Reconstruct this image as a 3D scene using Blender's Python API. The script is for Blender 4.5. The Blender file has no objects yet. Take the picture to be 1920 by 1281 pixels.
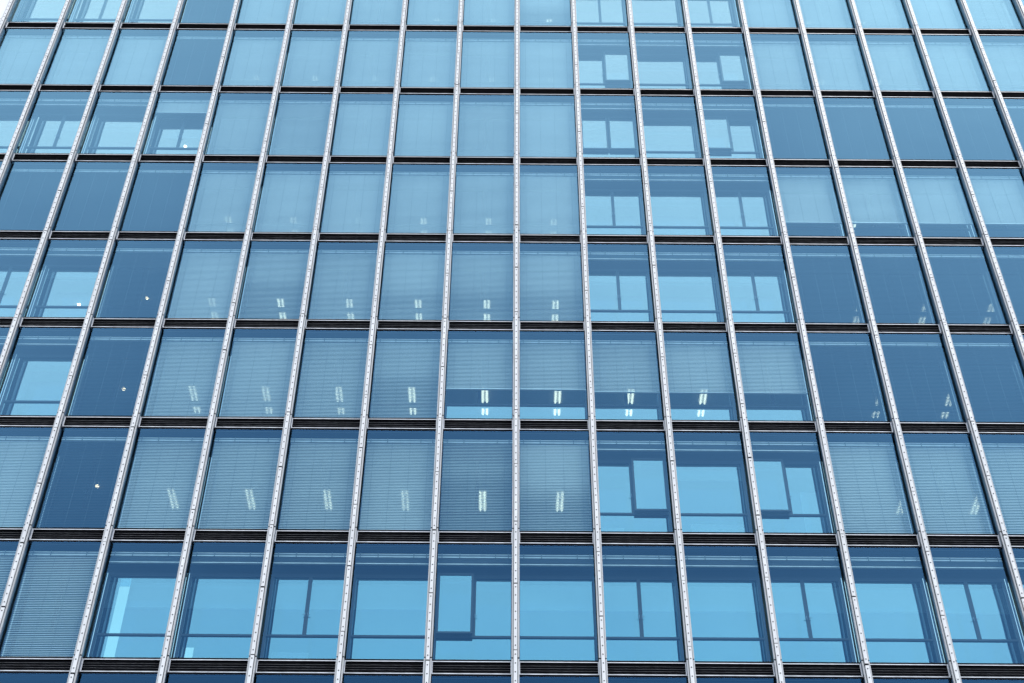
import bpy, math, random
from mathutils import Matrix, Vector

# ------------------------------------------------------------------ camera, sky, sun, exposure
random.seed(11)
SC = bpy.context.scene
COL = SC.collection
W = 2.2                      # bay width (m)
H = 4.04957                  # storey height (m)
Z7 = 21.641                  # level of the lowest louvre band fully in view
NROW = 9                     # window rows, row 0 at the top of the photo
C0, C1 = -9, 10              # first mullion line, last mullion line

def zr(r):
    return Z7 + (7 - r) * H

cam_d = bpy.data.cameras.new('camera')
cam = bpy.data.objects.new('camera', cam_d)
COL.objects.link(cam)
cam_d.sensor_fit = 'HORIZONTAL'
cam_d.sensor_width = 36.0
cam_d.lens = 36.0 * 2750.0 / 1920.0
cam_d.clip_start = 0.1
cam_d.clip_end = 5000.0
R_ = Vector((0.99997338, -0.00606791, 0.00405182))
U_ = Vector((-0.00713727, -0.69815321, 0.71591281))
F_ = Vector((0.0015153, 0.71592268, 0.69817793))
cam.matrix_world = Matrix(((R_.x, U_.x, -F_.x, -0.1986), (R_.y, U_.y, -F_.y, -31.9382),
                           (R_.z, U_.z, -F_.z, 1.6), (0, 0, 0, 1)))
SC.camera = cam

SUN_EL, SUN_AZ = math.radians(64), math.radians(38)     # azimuth to the right of the street normal
world = bpy.data.worlds.new("World")
SC.world = world
world.use_nodes = True
wn, wl = world.node_tree.nodes, world.node_tree.links
bg = wn['Background']
sky = wn.new('ShaderNodeTexSky')
sky.sky_type = 'NISHITA'
sky.sun_disc = False
sky.sun_elevation = SUN_EL
sky.sun_rotation = math.pi - SUN_AZ
sky.altitude = 50
sky.air_density = 1.0
sky.dust_density = 2.0
tc = wn.new('ShaderNodeTexCoord')
noi = wn.new('ShaderNodeTexNoise')
noi.inputs['Scale'].default_value = 3.4
noi.inputs['Detail'].default_value = 5.0
ramp = wn.new('ShaderNodeValToRGB')
ramp.color_ramp.elements[0].position = 0.3
ramp.color_ramp.elements[0].color = (0.79, 0.82, 0.86, 1)
ramp.color_ramp.elements[1].position = 0.72
ramp.color_ramp.elements[1].color = (1.16, 1.13, 1.09, 1)
sep = wn.new('ShaderNodeSeparateXYZ')
grad = wn.new('ShaderNodeValToRGB')
for p_, c_ in ((0.0, (9.5, 10.4, 11.6)), (0.5, (11.2, 12.7, 14.2)), (0.68, (13.0, 13.9, 14.8)), (0.86, (15.4, 15.2, 15.2))):
    e_ = grad.color_ramp.elements[0] if p_ == 0.0 else grad.color_ramp.elements.new(p_)
    e_.color = (*c_, 1)
grad.color_ramp.elements[-1].color = (15.8, 15.6, 15.6, 1)
mulw = wn.new('ShaderNodeMixRGB')
mulw.blend_type = 'MULTIPLY'
mulw.inputs['Fac'].default_value = 1.0
wl.new(tc.outputs['Generated'], sep.inputs[0])
wl.new(sep.outputs['Z'], grad.inputs['Fac'])
wl.new(grad.outputs['Color'], mulw.inputs['Color1'])
wl.new(ramp.outputs['Color'], mulw.inputs['Color2'])
mixw = wn.new('ShaderNodeMixRGB')
mixw.inputs['Fac'].default_value = 0.78              # thin overcast over the blue sky
wl.new(tc.outputs['Generated'], noi.inputs['Vector'])
wl.new(noi.outputs['Fac'], ramp.inputs['Fac'])
wl.new(sky.outputs['Color'], mixw.inputs['Color1'])
wl.new(mulw.outputs['Color'], mixw.inputs['Color2'])
wl.new(mixw.outputs['Color'], bg.inputs['Color'])
bg.inputs['Strength'].default_value = 0.12

sun_d = bpy.data.lights.new('sun', 'SUN')
sun_d.energy = 0.9
sun_d.angle = math.radians(14)
sun_d.color = (1.0, 0.97, 0.92)
sun = bpy.data.objects.new('sun', sun_d)
COL.objects.link(sun)
sd = Vector((math.sin(SUN_AZ) * math.cos(SUN_EL), -math.cos(SUN_AZ) * math.cos(SUN_EL), math.sin(SUN_EL)))
sun.rotation_euler = sd.to_track_quat('Z', 'Y').to_euler()
sun.location = (20, -40, 60)

SC.view_settings.view_transform = 'Standard'
SC.view_settings.look = 'None'
SC.view_settings.gamma = 1.0
SC.view_settings.exposure = 0.48
SC.cycles.max_bounces = 10
SC.cycles.transparent_max_bounces = 16
SC.cycles.glossy_bounces = 5
SC.cycles.caustics_reflective = False
SC.cycles.caustics_refractive = False
SC.cycles.use_denoising = True
SC.cycles.sample_clamp_indirect = 4.0

# ------------------------------------------------------------------ materials
def newmat(name):
    m = bpy.data.materials.new(name)
    m.use_nodes = True
    return m, m.node_tree.nodes, m.node_tree.links

def solid(name, col, rough=0.5, metal=0.0, var=0.0, scale=3.0, spec=0.5, stretch=(1, 1, 1)):
    m, n, l = newmat(name)
    b = n['Principled BSDF']
    b.inputs['Roughness'].default_value = rough
    b.inputs['Metallic'].default_value = metal
    b.inputs['Specular IOR Level'].default_value = spec
    b.inputs['Base Color'].default_value = (*col, 1)
    if var > 0:
        t = n.new('ShaderNodeTexCoord')
        mp = n.new('ShaderNodeMapping')
        mp.inputs['Scale'].default_value = stretch
        x = n.new('ShaderNodeTexNoise')
        x.inputs['Scale'].default_value = scale
        x.inputs['Detail'].default_value = 6
        r = n.new('ShaderNodeValToRGB')
        r.color_ramp.elements[0].position = 0.3
        r.color_ramp.elements[1].position = 0.7
        r.color_ramp.elements[0].color = (*[c * (1 - var) for c in col], 1)
        r.color_ramp.elements[1].color = (*[min(1, c * (1 + var)) for c in col], 1)
        l.new(t.outputs['Object'], mp.inputs['Vector'])
        l.new(mp.outputs['Vector'], x.inputs['Vector'])
        l.new(x.outputs['Fac'], r.inputs['Fac'])
        l.new(r.outputs['Color'], b.inputs['Base Color'])
    return m

def glass(name, tint, c_norm, c_graz, f0, k, p, rough=0.0, shift=1.0):
    """coated sheet glass: tinted see-through mixed with an angle dependent coloured reflection"""
    m, n, l = newmat(name)
    n.remove(n['Principled BSDF'])
    out = n['Material Output']
    lw = n.new('ShaderNodeLayerWeight')
    lw.inputs['Blend'].default_value = 0.5
    pw = n.new('ShaderNodeMath'); pw.operation = 'POWER'
    pw.inputs[1].default_value = p
    ma = n.new('ShaderNodeMath'); ma.operation = 'MULTIPLY_ADD'
    ma.inputs[1].default_value = k
    ma.inputs[2].default_value = f0
    ma.use_clamp = True
    l.new(lw.outputs['Facing'], pw.inputs[0])
    l.new(pw.outputs[0], ma.inputs[0])
    mc = n.new('ShaderNodeMixRGB')
    mc.inputs['Color1'].default_value = (*c_norm, 1)
    mc.inputs['Color2'].default_value = (*c_graz, 1)
    sh = n.new('ShaderNodeMath'); sh.operation = 'MULTIPLY'
    sh.inputs[1].default_value = shift
    sh.use_clamp = True
    l.new(lw.outputs['Facing'], sh.inputs[0])
    l.new(sh.outputs[0], mc.inputs['Fac'])
    tr = n.new('ShaderNodeBsdfTransparent')
    tr.inputs['Color'].default_value = (*tint, 1)
    gl = n.new('ShaderNodeBsdfGlossy')
    gl.inputs['Roughness'].default_value = rough
    l.new(mc.outputs['Color'], gl.inputs['Color'])
    geo = n.new('ShaderNodeNewGeometry')
    nz = n.new('ShaderNodeTexNoise')
    nz.inputs['Scale'].default_value = 0.45
    nz.inputs['Detail'].default_value = 1.0
    bp = n.new('ShaderNodeBump')
    bp.inputs['Strength'].default_value = 1.0
    bp.inputs['Distance'].default_value = 0.018
    l.new(geo.outputs['Position'], nz.inputs['Vector'])
    l.new(nz.outputs['Fac'], bp.inputs['Height'])
    l.new(bp.outputs['Normal'], gl.inputs['Normal'])
    mx = n.new('ShaderNodeMixShader')
    l.new(ma.outputs[0], mx.inputs['Fac'])
    l.new(tr.outputs[0], mx.inputs[1])
    l.new(gl.outputs[0], mx.inputs[2])
    l.new(mx.outputs[0], out.inputs['Surface'])
    return m

def lamp_mat(name, col, s):
    m, n, l = newmat(name)
    b = n['Principled BSDF']
    b.inputs['Base Color'].default_value = (0.8, 0.8, 0.8, 1)
    b.inputs['Emission Color'].default_value = (*col, 1)
    b.inputs['Emission Strength'].default_value = s
    return m

M = {}
M['alu'] = solid('white_aluminium', (0.745, 0.75, 0.768), 0.42, 0.0, 0.09, 2.0, 0.5, (6, 6, 0.6))
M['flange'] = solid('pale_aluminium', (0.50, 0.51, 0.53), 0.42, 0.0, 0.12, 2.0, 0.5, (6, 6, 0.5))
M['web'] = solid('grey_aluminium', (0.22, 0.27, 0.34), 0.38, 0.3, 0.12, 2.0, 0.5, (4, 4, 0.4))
M['dark'] = solid('dark_gasket', (0.006, 0.008, 0.014), 0.7, 0, 0, 1, 0.1)
M['bolt'] = solid('steel_bolt', (0.10, 0.10, 0.11), 0.35, 0.8)
M['rail'] = solid('bright_trim', (0.68, 0.70, 0.75), 0.35, 0.2, 0.15, 4.0, 0.5, (1.5, 1, 1))
M['blade'] = solid('louvre_blade', (0.010, 0.012, 0.018), 0.6, 0.0, 0.25, 3.0, 0.1, (2, 1, 1))
M['nose'] = solid('blade_nose', (0.62, 0.64, 0.68), 0.4, 0.2, 0.3, 3.0, 0.5, (2, 1, 1))
M['frame'] = solid('inner_frame', (0.035, 0.045, 0.06), 0.4, 0.0, 0.1)
M['trim'] = solid('polished_trim', (0.7, 0.75, 0.8), 0.06, 1.0)
M['slat'] = solid('pale_slat', (0.77, 0.78, 0.78), 0.45, 0.0, 0.03, 1.5, 0.4, (0.7, 1, 1))
M['slat_shaded'] = solid('shaded_slat', (0.22, 0.26, 0.30), 0.45, 0.0, 0.03, 1.5, 0.4, (0.7, 1, 1))  # same blinds as the pale slats, with the shade put into the colour
M['head'] = solid('head_rail', (0.84, 0.85, 0.86), 0.4, 0.2, 0.12, 2.0, 0.5, (2, 1, 1))
M['cord'] = solid('ladder_cord', (0.24, 0.27, 0.31), 0.7)
M['slab'] = solid('concrete', (0.16, 0.17, 0.18), 0.85, 0, 0.15, 1.5)
M['soffit'] = solid('cavity_soffit', (0.03, 0.035, 0.045), 0.7, 0, 0.1, 3)
M['ceil'] = solid('room_ceiling', (0.30, 0.31, 0.32), 0.9, 0, 0.05, 1)
M['room'] = solid('room_wall', (0.22, 0.23, 0.24), 0.9, 0, 0.1, 0.5)
M['white'] = solid('white_paint', (0.8, 0.8, 0.78), 0.6)
M['clad'] = solid('corner_cladding', (0.84, 0.85, 0.87), 0.4, 0, 0.03, 1.0)
M['street'] = solid('asphalt', (0.11, 0.11, 0.115), 0.9, 0, 0.2, 0.5)
M['pave'] = solid('paving', (0.27, 0.275, 0.28), 0.85, 0, 0.12, 0.8)
M['outer'] = glass('outer_glass', (0.625, 0.785, 0.805), (0.06, 0.35, 0.95), (0.57, 1.0, 1.0), 0.052, 0.72, 1.65)
M['inner'] = glass('inner_glass', (0.55, 0.68, 0.74), (0.25, 0.76, 1.0), (1.0, 0.84, 0.74), 0.45, 0.38, 1.2, 0.0, 1.65)
M['added_mirror'] = glass('added_mirror_coat', (0.3, 0.3, 0.3), (0.62, 0.97, 1.0), (1.0, 1.0, 1.0), 0.74, 0.1, 1.0, 0.03)  # reflector for patches added on the inner panes
M['tube'] = lamp_mat('fluorescent_tube', (1.0, 0.80, 0.58), 3.4)
M['spot'] = lamp_mat('warm_spot', (1.0, 0.60, 0.34), 12.0)

# ------------------------------------------------------------------ mesh helper
class MB:
    def __init__(self):
        self.v, self.f, self.mi = [], [], []
    def quad(self, a, b, c, d, m=0):
        i = len(self.v)
        self.v += [a, b, c, d]
        self.f.append((i, i + 1, i + 2, i + 3)); self.mi.append(m)
    def box(self, x0, x1, y0, y1, z0, z1, m=0):
        i = len(self.v)
        self.v += [(x0, y0, z0), (x1, y0, z0), (x1, y1, z0), (x0, y1, z0),
                   (x0, y0, z1), (x1, y0, z1), (x1, y1, z1), (x0, y1, z1)]
        for q in ((0, 3, 2, 1), (4, 5, 6, 7), (0, 1, 5, 4), (1, 2, 6, 5), (2, 3, 7, 6), (3, 0, 4, 7)):
            self.f.append(tuple(i + k for k in q)); self.mi.append(m)
    def prism(self, prof, x0, x1, m=0):
        """closed profile in (y, z) run along x"""
        i, n = len(self.v), len(prof)
        for x in (x0, x1):
            self.v += [(x, y, z) for y, z in prof]
        for k in range(n):
            j = (k + 1) % n
            self.f.append((i + k, i + j, i + n + j, i + n + k)); self.mi.append(m)
        self.f.append(tuple(i + k for k in range(n))[::-1]); self.mi.append(m)
        self.f.append(tuple(i + n + k for k in range(n))); self.mi.append(m)
    def vprism(self, prof, z0, z1, m=0):
        """closed profile in (x, y) run along z"""
        i, n = len(self.v), len(prof)
        for z in (z0, z1):
            self.v += [(x, y, z) for x, y in prof]
        for k in range(n):
            j = (k + 1) % n
            self.f.append((i + k, i + j, i + n + j, i + n + k)); self.mi.append(m)
        self.f.append(tuple(i + k for k in range(n))[::-1]); self.mi.append(m)
        self.f.append(tuple(i + n + k for k in range(n))); self.mi.append(m)
    def stud(self, x, y, z, r, hgt, m=0, n=8):
        """small domed bolt head, axis along -y"""
        i = len(self.v)
        for rr, yy in ((r, y), (r * 0.8, y - hgt * 0.75), (r * 0.35, y - hgt)):
            for k in range(n):
                a = 2 * math.pi * k / n
                self.v.append((x + rr * math.cos(a), yy, z + rr * math.sin(a)))
        for t in range(2):
            for k in range(n):
                j = (k + 1) % n
                self.f.append((i + t * n + k, i + t * n + j, i + (t + 1) * n + j, i + (t + 1) * n + k)); self.mi.append(m)
        self.f.append(tuple(i + 2 * n + k for k in range(n))); self.mi.append(m)
    def mesh(self, name, mats):
        me = bpy.data.meshes.new(name)
        me.from_pydata(self.v, [], self.f)
        for k in mats:
            me.materials.append(M[k])
        me.polygons.foreach_set('material_index', self.mi)
        me.update()
        return me
    def build(self, name, mats, parent=None, loc=None):
        return link(name, self.mesh(name, mats), parent, loc)

def link(name, me, parent=None, loc=None):
    o = bpy.data.objects.new(name, me)
    COL.objects.link(o)
    if parent is not None:
        o.parent = parent
    if loc is not None:
        o.location = loc
    return o

def tag(o, label=None, cat=None, group=None, kind=None):
    if label: o['label'] = label
    if cat: o['category'] = cat
    if group: o['group'] = group
    if kind: o['kind'] = kind
    return o

ORD = ['first', 'second', 'third', 'fourth', 'fifth', 'sixth', 'seventh', 'eighth', 'ninth', 'tenth', 'eleventh',
       'twelfth', 'thirteenth', 'fourteenth', 'fifteenth', 'sixteenth', 'seventeenth', 'eighteenth', 'nineteenth', 'twentieth']

def pix(x, y, z):
    d = Vector((x + 0.1986, y + 31.9382, z - 1.6))
    s = d.dot(F_)
    return 960 + 2750 * d.dot(R_) / s, 640.5 - 2750 * d.dot(U_) / s

def seen_area(r, c):
    """area of window (r, c) inside the photograph, in photo pixels"""
    n, k = 8, 0
    for i in range(n):
        for j in range(n):
            x, y = pix((c + (i + .5) / n) * W, GL, zr(r) + ZB + (j + .5) / n * (ZT - ZB))
            k += 0 <= x < 1920 and 0 <= y < 1281
    a, b = pix(c * W, GL, zr(r) + ZB), pix((c + 1) * W, GL, zr(r) + ZT)
    return k / n / n * abs(b[0] - a[0]) * abs(b[1] - a[1])

# ------------------------------------------------------------------ facade dimensions (relative to a band level)
GL = 0.20                    # outer glass plane
YB = 0.42                    # blind plane
YI = 0.76                    # inner glass plane
ZB, ZT = 0.07, H - 0.415     # outer pane bottom / top above its band level
ZTR = 1.09                   # inner transom
ZC = 2.90                    # room ceiling
ZH = 3.02                    # inner window head
MH = 0.065                   # half width of the mullion web

# ------------------------------------------------------------------ ground
g = MB()
g.quad((-1500, -1500, 0), (1500, -1500, 0), (1500, 1500, 0), (-1500, 1500, 0))
tag(g.build('ground', ['street']), kind='structure')
g = MB()
g.box(-60, 60, -9, 0.9, 0.004, 0.14)
tag(g.build('pavement', ['pave']), kind='structure')

# ------------------------------------------------------------------ the tower
tower = tag(bpy.data.objects.new('office_tower', None),
            'blue glass office tower with white bolted mullions and dark louvre bands between storeys', 'building')
COL.objects.link(tower)
XL, XR = C0 * W, C1 * W
ZTOP = zr(-1)
DEEP = 10.0
for r in range(-1, NROW):
    z = zr(r)
    s = MB()
    s.box(XL + 0.02, XR + 0.5, 0.31, DEEP, z - 0.40, z + 0.03, 0)
    s.box(XL + 0.02, XR + 0.5, 0.33, YI + 0.02, z - 0.425, z - 0.402, 1)      # cavity soffit board
    s.build('floor_slab', ['slab', 'soffit'], tower)
    if r >= 0:
        s = MB()
        s.box(XL + 0.02, XR + 0.5, YI + 0.10, DEEP, z + ZC, z + ZC + 0.03)
        s.build('ceiling', ['ceil'], tower)
        s = MB()
        s.box(XL + 0.02, XR + 0.5, YI - 0.02, YI + 0.08, z + ZH + 0.003, z + H - 0.427)
        s.build('spandrel', ['soffit'], tower)
s = MB()
s.box(XL + 0.02, XR + 0.5, DEEP, DEEP + 0.3, 0, ZTOP)
s.build('core_wall', ['room'], tower)
s = MB()
s.box(XL, XR + 0.5, 0.25, DEEP + 0.3, 0, zr(NROW - 1) - 0.43)
s.build('base_storeys', ['soffit'], tower)
s = MB()
s.box(XL - 0.75, XR + 0.5, 0.0, DEEP + 0.3, ZTOP + 0.05, ZTOP + 0.9)
s.build('parapet', ['clad'], tower)
# white corner cladding left of the last mullion, with panel joints
s = MB()
for r in range(-1, NROW):
    z0, z1 = zr(r) + 0.012, zr(r) + H - 0.012
    if r == -1:
        continue
    s.box(XL - 0.75, XL - 0.115, 0.02, 0.30, z0, z0 + H - 0.60, 0)
    s.box(XL - 0.75, XL - 0.115, 0.02, 0.30, z0 + H - 0.576, z1, 0)
    s.box(XL - 0.745, XL - 0.117, 0.05, 0.29, z0 + H - 0.60, z0 + H - 0.576, 1)
    s.box(XL - 0.745, XL - 0.117, 0.05, 0.29, z1, z1 + 0.024, 1)
s.box(XL - 0.75, XL - 0.05, 0.31, DEEP + 0.3, 0, ZTOP, 0)
s.build('corner_cladding', ['clad', 'dark'], tower)

# ---- mullions: web + flange with sleeves, and a bolted cover strip as a sub-part
mz0, mz1 = zr(NROW - 1) - 1.0, ZTOP + 0.3
for c in range(C0, C1 + 1):
    b = MB()
    for r in range(-1, NROW):
        t, u = zr(r), zr(r) + H                       # flange length from joint to joint
        t = max(t, mz0); u = min(u, mz1)
        b.box(-0.100, 0.100, 0.0, 0.035, t + 0.020, u - 0.020, 0)
        b.box(-0.094, 0.094, 0.036, 0.050, t + 0.010, u - 0.010, 2)
    b.box(-0.092, 0.092, 0.014, 0.030, mz0, mz1, 2)
    b.box(-MH, MH, 0.051, 0.27, mz0, mz1, 1)
    for r in range(-1, NROW):                         # sleeve beside every louvre band
        z = zr(r)
        b.box(-0.098, 0.098, 0.052, 0.19, z - 0.37, z - 0.02, 1)
        b.box(-0.101, 0.101, 0.150, 0.215, z - 0.375, z + 0.012, 3)
    b.box(-0.07, 0.07, 0.271, 0.285, mz0, mz1, 2)     # rear gasket
    mo = b.build('mullion', ['flange', 'web', 'dark', 'rail'], tower, (c * W, 0, 0))
    s = MB()
    off = random.uniform(0.15, 1.9)
    seg = H / 2
    gp = 0.012
    z = mz0 - off
    while z < mz1:
        a, e = max(z + gp, mz0), min(z + seg - gp, mz1)
        if e > a:
            dx = random.uniform(-0.003, 0.003)
            s.vprism([(-0.047 + dx, -0.012), (-0.047 + dx, -0.052), (-0.042 + dx, -0.058), (0.042 + dx, -0.058), (0.047 + dx, -0.052), (0.047 + dx, -0.012)], a, e, 0)
            k = 0.125
            while a + k < e:
                s.stud(dx, -0.058, a + k, 0.020, 0.011, 1)
                k += seg / 8
        z += seg + random.uniform(-0.02, 0.02)
        gp = random.choice((0.006, 0.012, 0.016, 0.02))
    s.box(-0.040, 0.040, -0.050, -0.013, mz0, mz1, 2)
    s.box(-0.057, 0.057, -0.0125, -0.002, mz0, mz1, 2)
    s.build('cover_strip', ['alu', 'bolt', 'dark'], mo)

# ---- louvre panel: frame, four blades, dark backing
def louvre_mb(x=0.0, z=0.0):
    b = MB()
    x0, x1 = x + 0.103, x + W - 0.103
    b.box(x0, x1, 0.185, 0.193, z - 0.011, z + 0.011, 0)
    b.box(x0, x1, 0.1935, 0.25, z - 0.010, z + 0.010, 2)
    b.box(x0, x1, 0.185, 0.193, z - 0.361, z - 0.339, 0)
    b.box(x0, x1, 0.1935, 0.25, z - 0.360, z - 0.340, 2)
    b.box(x0, x0 + 0.016, 0.187, 0.197, z - 0.338, z - 0.012, 0)
    b.box(x1 - 0.016, x1, 0.187, 0.197, z - 0.338, z - 0.012, 0)
    for k in range(1, 5):
        zz = z - 0.35 * k / 5
        b.box(x0 + 0.017, x1 - 0.017, 0.194, 0.248, zz - 0.0025, zz + 0.0025, 1)
        b.box(x0 + 0.017, x1 - 0.017, 0.244, 0.2475, zz - 0.0135, zz - 0.003, 3)
    b.box(x0, x1, 0.265, 0.30, z - 0.40, z + 0.055, 2)
    b.box(x0 - 0.03, x1 + 0.03, 0.206, 0.262, z + 0.014, z + ZB, 2)
    b.box(x0 - 0.03, x1 + 0.03, 0.206, 0.262, z - 0.415, z - 0.364, 2)
    return b
LOU = ['rail', 'blade', 'dark', 'nose']

# ---- window: inner frame (+ outer pane, inner pane, sashes as sub-parts)
def frame_mb(double, x=0.0, z=0.0):
    b = MB()
    e = 0.003
    for a, o in ((0.0, 1), (W, -1)):                  # jambs = half of the inner mullion, with polished trims
        x0, x1 = sorted((x + a + o * 0.002, x + a + o * 0.12))
        b.box(x0, x1, YI - 0.03, YI + 0.06, z + 0.05, z + ZH)
        t0, t1 = sorted((x + a + o * 0.028, x + a + o * 0.046))
        b.box(t0, t1, YI - 0.036, YI - 0.0301, z + 0.06, z + ZH - 0.01, 1)
    b.box(x + 0.121, x + W - 0.121, YI - 0.028, YI + 0.058, z + ZTR - 0.028, z + ZTR + 0.028)
    b.box(x + 0.121, x + W - 0.121, YI - 0.028, YI + 0.058, z + ZH - 0.10, z + ZH)
    b.box(x + 0.121, x + W - 0.121, YI - 0.028, YI + 0.058, z + 0.05, z + 0.12)
    if double:
        b.box(x + W / 2 - 0.05, x + W / 2 + 0.05, YI - 0.026, YI + 0.056, z + ZTR + 0.029, z + ZH - 0.101)
    return b

def outer_mb(x=0.0, z=0.0):
    b = MB()
    b.quad((x + MH, GL, z + ZB), (x + W - MH, GL, z + ZB), (x + W - MH, GL, z + ZT), (x + MH, GL, z + ZT))
    return b

PX0, PX1 = 0.12, W - 0.12
def inner_mb(double, op, x=0.0, z=0.0):
    """fixed inner panes; op names the sash halves that are modelled open"""
    b = MB()
    y = YI + 0.01
    b.quad((x + PX0, y, z + 0.12), (x + PX1, y, z + 0.12), (x + PX1, y, z + ZTR - 0.02), (x + PX0, y, z + ZTR - 0.02))
    halves = [('L', PX0, W / 2), ('R', W / 2, PX1)] if double else [('-', PX0, PX1)]
    for nm, a, e in halves:
        if nm not in op:
            b.quad((x + a, y, z + ZTR + 0.02), (x + e, y, z + ZTR + 0.02), (x + e, y, z + ZH - 0.1), (x + a, y, z + ZH - 0.1))
    return b

def sash(side, parent, push):
    x0, x1 = (PX0 + 0.01, W / 2 - 0.02) if side == 'L' else (W / 2 + 0.02, PX1 - 0.01)
    z0, z1 = ZTR + 0.01, ZH - 0.03
    y = YI - 0.03 - push
    b = MB()
    t = 0.055
    b.box(x0, x0 + t, y, y + 0.06, z0, z1)
    b.box(x1 - t, x1, y, y + 0.06, z0, z1)
    b.box(x0 + t + .001, x1 - t - .001, y + .001, y + 0.059, z0, z0 + t)
    b.box(x0 + t + .001, x1 - t - .001, y + .001, y + 0.059, z1 - t, z1)
    for zz in (z0 + 0.25, z1 - 0.25):                 # stay arms
        for xx in (x0 + 0.01, x1 - 0.03):
            b.box(xx, xx + 0.015, y + 0.061, YI, zz, zz + 0.02)
    o = b.build('sash', ['frame'], parent)
    p = MB()
    p.quad((x0 + t, y + 0.03, z0 + t), (x1 - t, y + 0.03, z0 + t), (x1 - t, y + 0.03, z1 - t), (x0 + t, y + 0.03, z1 - t))
    tag(o, label='inner sash pushed outward')
    # the pane belongs to the sash mesh: join the geometry
    me = p.mesh('sash_pane', ['inner'])
    b2 = MB(); b2.v, b2.f, b2.mi = b.v + p.v, b.f + [tuple(i + len(b.v) for i in f) for f in p.f], b.mi + [1] * len(p.f)
    o.data = b2.mesh('sash', ['frame', 'inner'])
    bpy.data.meshes.remove(me)
    return o

def added_mirror(parent, x0, x1, z0, z1):
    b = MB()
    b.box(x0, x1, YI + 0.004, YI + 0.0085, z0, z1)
    b.build('added_mirror_strip', ['added_mirror'], parent)

def is_double(c):
    return (c % 2 == 0) if c <= -5 else (c % 2 != 0)

OPEN = {(1, 1): 'R', (1, 3): 'R', (2, 1): 'LR', (2, 3): 'L', (6, 1): 'R', (6, 3): 'L', (7, -1): 'L'}
PUSH = {(2, 1): 0.09}

cells = [(r, c) for r in range(NROW) for c in range(C0, C1)]
area = {rc: seen_area(*rc) for rc in cells}
VIS = {rc for rc in cells if area[rc] > 15}
best = set(sorted(cells, key=lambda k: -area[k])[:100])
FM = {d: frame_mb(d).mesh('window', ['frame', 'trim']) for d in (False, True)}
OM = outer_mb().mesh('outer_pane', ['outer'])
LM = louvre_mb().mesh('louvre_panel', LOU)
IM = {}
rest_f, rest_l = [], []
for r, c in cells:
    d = is_double(c)
    op = OPEN.get((r, c), '')
    if (r, c) in best:
        wo = link('window', FM[d], tower, (c * W, 0, zr(r)))
        po = link('outer_pane', OM, wo)
        po.rotation_euler = (math.radians(random.uniform(-.2, .2)), 0, math.radians(random.uniform(-.25, .25)))
        if (d, op) not in IM:
            IM[(d, op)] = inner_mb(d, op).mesh('inner_pane', ['inner'])
        pi_ = link('inner_pane', IM[(d, op)], wo)
        pi_.rotation_euler = (math.radians(random.uniform(-.15, .15)), 0, 0)
        if d:
            for sx in (-1, 1):
                hb = MB()
                hb.box(W / 2 + sx * 0.032 - 0.008, W / 2 + sx * 0.032 + 0.008, YI - 0.052, YI - 0.0275, 1.66, 1.78)
                hb.box(*sorted((W / 2 + sx * 0.030, W / 2 + sx * 0.095)), YI - 0.064, YI - 0.0525, 1.71, 1.724)
                hb.build('handle', ['web'], wo)
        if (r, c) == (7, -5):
            added_mirror(wo, 0.42, 0.70, ZTR + 0.03, ZH - 0.11)  # added strips imitating a bright streak reflected in the pane
            added_mirror(wo, 0.42, 0.70, 0.125, ZTR - 0.03)
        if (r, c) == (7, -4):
            added_mirror(wo, 0.14, 0.50, 0.30, 0.72)  # added patch standing in for papers behind the glass
        for sd_ in op:
            sash(sd_, wo, PUSH.get((r, c), 0.14))
    else:
        rest_f.append((r, c, d))
def joined(parts):
    b = MB()
    for p, off in parts:
        k = len(b.v)
        b.v += p.v; b.f += [tuple(i + k for i in f) for f in p.f]; b.mi += [i + off for i in p.mi]
    return b
pr = []
for r, c, d in rest_f:
    pr += [(frame_mb(d, c * W, zr(r)), 0), (outer_mb(c * W, zr(r)), 2), (inner_mb(d, '', c * W, zr(r)), 3)]
tag(joined(pr).build('window', ['frame', 'trim', 'outer', 'inner'], tower), kind='stuff')

# louvre panels: the 100 largest as parts, the rest as one
def lou_area(r, c):
    a, b = pix(c * W, GL, zr(r) - 0.36), pix((c + 1) * W, GL, zr(r))
    if b[0] < 0 or a[0] > 1920 or a[1] < 0 or b[1] > 1281:
        return 0
    return (min(b[0], 1920) - max(a[0], 0)) * (a[1] - b[1])
lc = [(r, c) for r in range(-1, NROW) for c in range(C0, C1)]
lbest = set(sorted(lc, key=lambda k: -lou_area(*k))[:100])
pr = []
for r, c in lc:
    if (r, c) in lbest:
        link('louvre_panel', LM, tower, (c * W, 0, zr(r)))
    else:
        pr.append((louvre_mb(c * W, zr(r)), 0))
tag(joined(pr).build('louvre_panel', LOU, tower), kind='stuff')

# ------------------------------------------------------------------ blinds
PITCH, SLW = 0.055, 0.066
ZRAIL = (ZT - 0.30, ZT - 0.19)
X0B, X1B = 0.10, W - 0.10

def slat_z(z, tilt, b, m=0):
    """one slat, slightly curved section, 'tilt' lifts its room-side edge (degrees)"""
    a = math.radians(tilt)
    ca, sa = math.cos(a), math.sin(a)
    pts = []
    for u, v in ((-0.5, 0.0), (0.0, 0.10), (0.5, 0.0), (0.5, -0.03), (0.0, 0.06), (-0.5, -0.03)):
        u *= SLW; v *= SLW
        pts.append((u * ca - v * sa, z + u * sa + v * ca))
    b.prism(pts, X0B + 0.02, X1B - 0.02, m)

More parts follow.
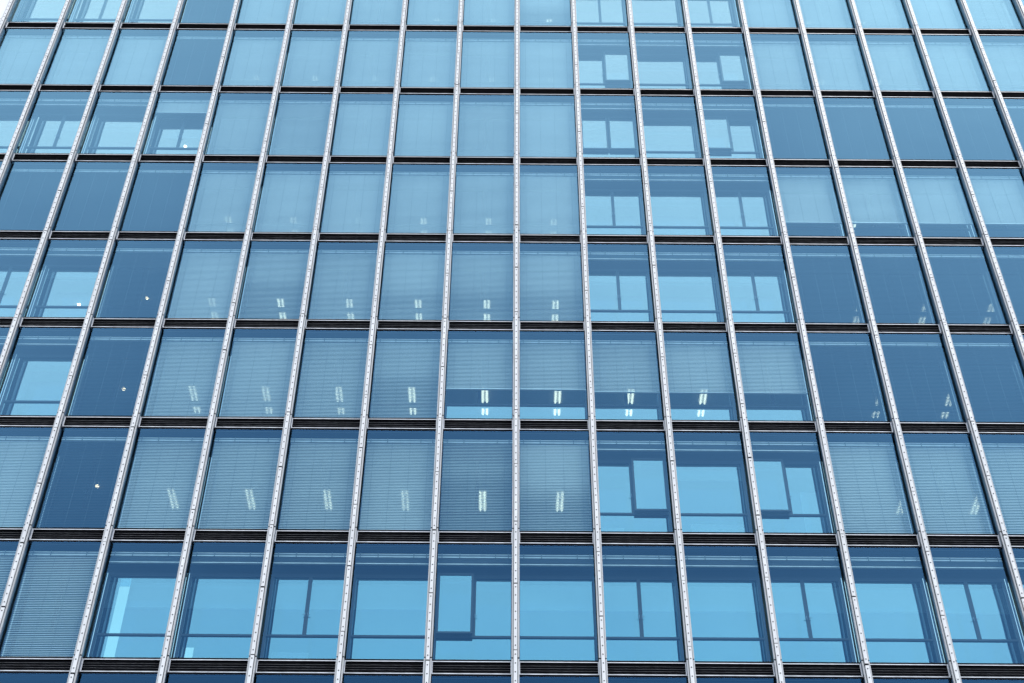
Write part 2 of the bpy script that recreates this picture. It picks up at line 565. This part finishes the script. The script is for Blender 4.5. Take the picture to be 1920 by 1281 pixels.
def make_blind(r, c, prof, zbot, mat, label):
    """prof: list of (fraction of the drop, tilt)"""
    root = tag(bpy.data.objects.new('venetian_blind', None), label, 'blind', 'venetian blinds behind the outer glass')
    COL.objects.link(root)
    root.location = (c * W, YB, zr(r))
    b = MB()
    b.box(X0B, X1B, -0.045, 0.045, ZRAIL[0], ZRAIL[0] + 0.030, 0)
    b.box(X0B, X1B, -0.030, 0.045, ZRAIL[0] + 0.031, ZRAIL[1] - 0.022, 1)
    b.box(X0B, X1B, -0.045, 0.045, ZRAIL[1] - 0.021, ZRAIL[1], 0)
    for fx in (0.06, 0.30, 0.78, 0.95):                # brackets on the head rail
        x = X0B + fx * (X1B - X0B)
        b.box(x - 0.012, x + 0.012, -0.058, -0.046, ZRAIL[0] - 0.01, ZRAIL[1] + 0.015, 1)
    b.build('head_rail', ['head', 'cord'], root)
    s = MB()
    if prof is None:                                   # drawn up: a packed stack of slats
        z = ZRAIL[0] - 0.025
        while z > ZT - 0.475:
            slat_z(z, random.uniform(-4, 4), s)
            z -= 0.0085
        lo = ZT - 0.50
    else:
        z = ZRAIL[0] - 0.05
        n = 0
        wob = random.uniform(-1.5, 1.5)
        gain = random.uniform(0.84, 1.04) * (0.86 if r >= 4 else 0.97 if r >= 2 else 0.98)
        w1, w2, ph = random.uniform(4, 9), random.uniform(14, 24), random.uniform(0, 6)
        while z > zbot + 0.05:
            f = (ZRAIL[0] - z) / (ZRAIL[0] - ZB)
            t = prof[-1][1]
            for (f0, t0), (f1, t1) in zip(prof, prof[1:]):
                if f0 <= f <= f1:
                    t = t0 + (t1 - t0) * (f - f0) / max(1e-6, f1 - f0)
                    break
            und = 1 + 0.035 * math.sin(w1 * f + ph) + 0.02 * math.sin(w2 * f + 2 * ph)
            slat_z(z, tilt(t * gain * und, r, f) + wob + random.uniform(-0.7, 0.7), s)
            z -= PITCH
            n += 1
        lo = zbot
    s.build('slats', [mat], root)
    k = MB()
    for i in range(4):                                 # ladder cords
        x = X0B + (0.11 + 0.26 * i) * (X1B - X0B)
        k.box(x - 0.0018, x + 0.0018, -0.036, -0.032, lo, ZRAIL[0], 0)
    k.build('ladder_cord', ['cord'], root)
    b = MB()
    b.box(X0B + 0.01, X1B - 0.01, -0.03, 0.03, lo - 0.012, lo + 0.016, 0)
    b.build('bottom_rail', ['head'], root)
    return root

# slat settings as (fraction of the drop, share of the view from the street the slats cover)
T = {
    'L': [(0, .86), (1, .84)],        # pale, nearly shut
    'M': [(0, .76), (0.4, .80), (1, .70)],
    'N': [(0, .66), (0.3, .82), (1, .82)],
    'G': [(0, .90), (0.4, .86), (0.68, .40), (1, .46)],   # pale on top, darker below
    'S': [(0, .40), (0.28, .56), (0.5, .32), (1, .34)],   # strong dark stripes
    'B': [(0, .58), (1, .64)],
    'K': [(0, -.66), (0.5, -.84), (1, -.72)],      # open slats seen from beneath
    'V': [(0, .82), (0.38, .72), (0.5, .48), (1, .42)],
    'F': [(0, -1.5), (1, -1.5)],      # shut the other way, flat dark
}
def tilt(cov, r, f):
    z = zr(r) + ZT - f * (ZT - ZB)
    e = math.atan2(z - 1.6, 31.9 + YB)
    k = max(-0.995, min(0.995, cov * PITCH * math.cos(e) / SLW))
    return math.degrees(e + math.asin(k))
DESC = {'L': 'pale closed venetian blind', 'M': 'pale grey closed venetian blind', 'N': 'pale striped venetian blind',
        'G': 'venetian blind fading darker downward', 'S': 'dark striped venetian blind', 'B': 'blue grey striped venetian blind',
        'K': 'dark blue venetian blind with thin slats', 'F': 'flat dark blue venetian blind',
        'V': 'venetian blind dark over its lower half'}
# codes per row, from the first column listed; '.' = drawn up
ROWS = {
    0: (-9, '...FLLLLLG...LLLLLLL'),
    1: (-9, 'LLLFLLLLLL...LLLLLL'),
    2: (-9, '...P' + 'MBLMBL...FFFFF'),
    3: (-9, 'FFFFLLLLLL...NNNN'),
    4: (-9, '..' + '.KLVMGGG...KKKK'),
    5: (-9, '..' + '.KMMMV' + 'QQQQQ' + 'KKKK'),
    6: (-9, 'LLLKNLMNSG...MMMM'),
    7: (-9, 'LBBB............'),
}
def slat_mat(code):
    return 'slat_shaded' if code in 'FK' else 'slat'  # blinds seen from beneath take the darkened copy
for r in range(NROW - 1):
    vis = sorted(c for (rr, c) in VIS if rr == r)
    c0, codes = ROWS[r]
    for i, c in enumerate(vis):
        k = c - c0
        code = codes[k] if 0 <= k < len(codes) else '.'
        where = f'{ORD[i]} window from left in {ORD[r]} row from top'
        if r == 0 and code == '.':
            continue
        if code == '.':
            make_blind(r, c, None, 0, 'slat_shaded', f'drawn up blind, {where}')
        elif code == 'P':
            make_blind(r, c, T['L'], 2.72, 'slat', f'pale blind lowered a quarter, {where}')
        elif code == 'Q':
            make_blind(r, c, T['M'], 1.41 if c <= 0 else 1.33, 'slat', f'half lowered pale blind, {where}')
        elif r == 3 and code == 'N':
            make_blind(r, c, T['N'], 0.97, 'slat', f'nearly lowered pale blind, {where}')
        else:
            make_blind(r, c, T[code], ZB - 0.12, slat_mat(code), f'{DESC[code]}, {where}')

# ------------------------------------------------------------------ lamps on the room ceilings
def tube_lamp(xc, y0, y1, r, label):
    root = tag(bpy.data.objects.new('ceiling_lamp', None), label, 'ceiling lamp', 'lit tube lamps on the office ceilings')
    COL.objects.link(root)
    root.location = (xc, GL + (y0 + y1) / 2, zr(r) + ZC)
    hl = (y1 - y0) / 2
    b = MB()
    b.prism([(-hl, 0.0), (-hl, -0.015), (hl, -0.015), (hl, 0.0)], -0.13, 0.13)
    b.build('housing', ['white'], root)
    for sx in (-0.066, 0.066):
        t = MB()
        n, rad = 8, 0.029
        i = 0
        for yy in (-hl + 0.01, hl - 0.01):
            t.v += [(sx + rad * math.cos(2 * math.pi * k / n), yy, -0.05 + rad * 0.8 * math.sin(2 * math.pi * k / n)) for k in range(n)]
        for k in range(n):
            j = (k + 1) % n
            t.f.append((k, j, n + j, n + k)); t.mi.append(0)
        t.f.append(tuple(range(n))); t.mi.append(0)
        t.f.append(tuple(range(n, 2 * n))[::-1]); t.mi.append(0)
        t.build('tube', ['tube'], root)

def spot_lamp(xc, y, r, label):
    root = tag(bpy.data.objects.new('spotlight', None), label, 'spotlight', 'warm round spotlights on the left')
    COL.objects.link(root)
    root.location = (xc, GL + y, zr(r) + ZC)
    b = MB(); b.stud(0, 0, 0, 0.09, 0.03, 0, 16)
    b.v = [(x, z, yy) for x, yy, z in b.v]
    b.build('rim', ['white'], root)
    b = MB(); b.stud(0, 0, 0, 0.058, 0.05, 0, 16)
    b.v = [(x, z, yy - 0.031) for x, yy, z in b.v]
    b.build('bulb', ['spot'], root)

def lampx(c, r):
    if c >= 4:
        return {3: c + 1.40, 1: c + 1.40, 0: c + 1.42}.get(r, c + 1.22) - 0 
    return 0.60 + 1.042 * c
LAMPS = {0: [-5, -4, -2, -1, 0, 4, 5, 6, 7], 1: [-5, -4, -3, -2, -1, 0, 4, 5], 3: [-5, -4, -3, -2, -1, 0, 4, 5],
         4: [-5, -4, -3, -2, -1, 0, 4, 5, 6], 5: [-5, -4, -3, -2, -1, 0, 1, 2, 4, 5], 6: [-5, -4, -3, -2, -1, 0, 4, 5]}
SPANS = {0: [(1.55, 1.75)], 1: [(1.55, 1.85)], 3: [(1.78, 2.20), (2.35, 2.75)], 4: [(1.85, 2.28), (2.50, 2.90)],
         5: [(1.74, 2.42), (2.72, 3.00)], 6: [(1.82, 2.74)]}
for r, cs in LAMPS.items():
    vis = sorted(c for (rr, c) in VIS if rr == r)
    for c in cs:
        x = lampx(c, r)
        bay = math.floor(x)
        i = vis.index(bay) if bay in vis else len(vis) - 1
        for k, (y0, y1) in enumerate(SPANS[r]):
            pre = '' if len(SPANS[r]) == 1 else ('upper ' if k == 0 else 'lower ')
            tube_lamp(x * W, y0, y1, r, f'{pre}lit twin tube lamp behind the {ORD[i]} window from left, {ORD[r]} row down')
SPOTS = [(4, -6.64, 2.19), (4, -5.58, 1.87), (5, -5.59, 1.91), (6, -5.58, 1.71), (3, -5.6, 1.84), (1, -5.59, 1.77), (2, -5.59, 1.87)]
for r, x, y in SPOTS:
    vis = sorted(c for (rr, c) in VIS if rr == r)
    i = vis.index(math.floor(x))
    spot_lamp(x * W, y, r, f'warm round spotlight behind the {ORD[i]} window from left in {ORD[r]} row from top')

# ------------------------------------------------------------------ things seen faintly inside the clear offices
def roller_shade(c, r, zb, label):
    root = tag(bpy.data.objects.new('roller_shade', None), label, 'roller shade', 'roller shades inside the inner windows')
    COL.objects.link(root)
    root.location = (c * W, YI + 0.16, zr(r))
    b = MB(); b.box(0.03, W - 0.03, -0.001, 0.001, zb, ZC - 0.06)
    b.build('fabric', ['shade'], root)
    b = MB(); b.box(0.03, W - 0.03, -0.012, 0.012, zb - 0.03, zb - 0.001)
    b.build('bottom_bar', ['shade'], root)
M['shade'] = solid('shade_fabric', (0.85, 0.86, 0.85), 0.9, 0, 0.03, 0.8)
for r, zb in ((4, 2.62), (6, 2.46), (7, 2.06)):
    vis = sorted(c for (rr, c) in VIS if rr == r)
    c0, codes = ROWS[r]
    for i, c in enumerate(vis):
        k = c - c0
        if (codes[k] if 0 <= k < len(codes) else '.') == '.' and (r, c) not in OPEN:
            roller_shade(c, r, zb + random.uniform(-0.015, 0.015), f'pale roller shade part lowered inside the {ORD[i]} window from left, {ORD[r]} row from top')

def board(c, r, x0, x1, z0, z1, label):
    root = tag(bpy.data.objects.new('display_board', None), label, 'display board', 'pale boards inside the offices')
    COL.objects.link(root)
    root.location = (c * W, YI + 0.30, zr(r))
    b = MB(); b.box(x0, x1, 0, 0.02, z0, z1)
    b.build('panel', ['white'], root)
    b = MB()
    b.box(x0 - 0.03, x0 - 0.001, -0.01, 0.03, z0, z1); b.box(x1 + 0.001, x1 + 0.03, -0.01, 0.03, z0, z1)
    b.box(x0 - 0.03, x1 + 0.03, -0.01, 0.03, z1 + 0.001, z1 + 0.03)
    b.build('frame', ['head'], root)
def nth(r, c):
    return ORD[sorted(q for (rr, q) in VIS if rr == r).index(c)]
board(2, 6, 0.55, 2.0, 0.45, 0.95, f'pale low board inside the {nth(6, 2)} window from left, seventh row from top')
board(3, 6, 1.55, 2.0, 0.40, 2.10, f'tall pale board inside the {nth(6, 3)} window from left, seventh row from top')
board(1, 6, 0.25, 0.80, 0.60, 0.80, f'small pale board inside the {nth(6, 1)} window from left, seventh row from top')
board(-3, 7, 0.30, 1.2, 0.45, 0.75, f'pale low board inside the {nth(7, -3)} window from left, bottom full row')
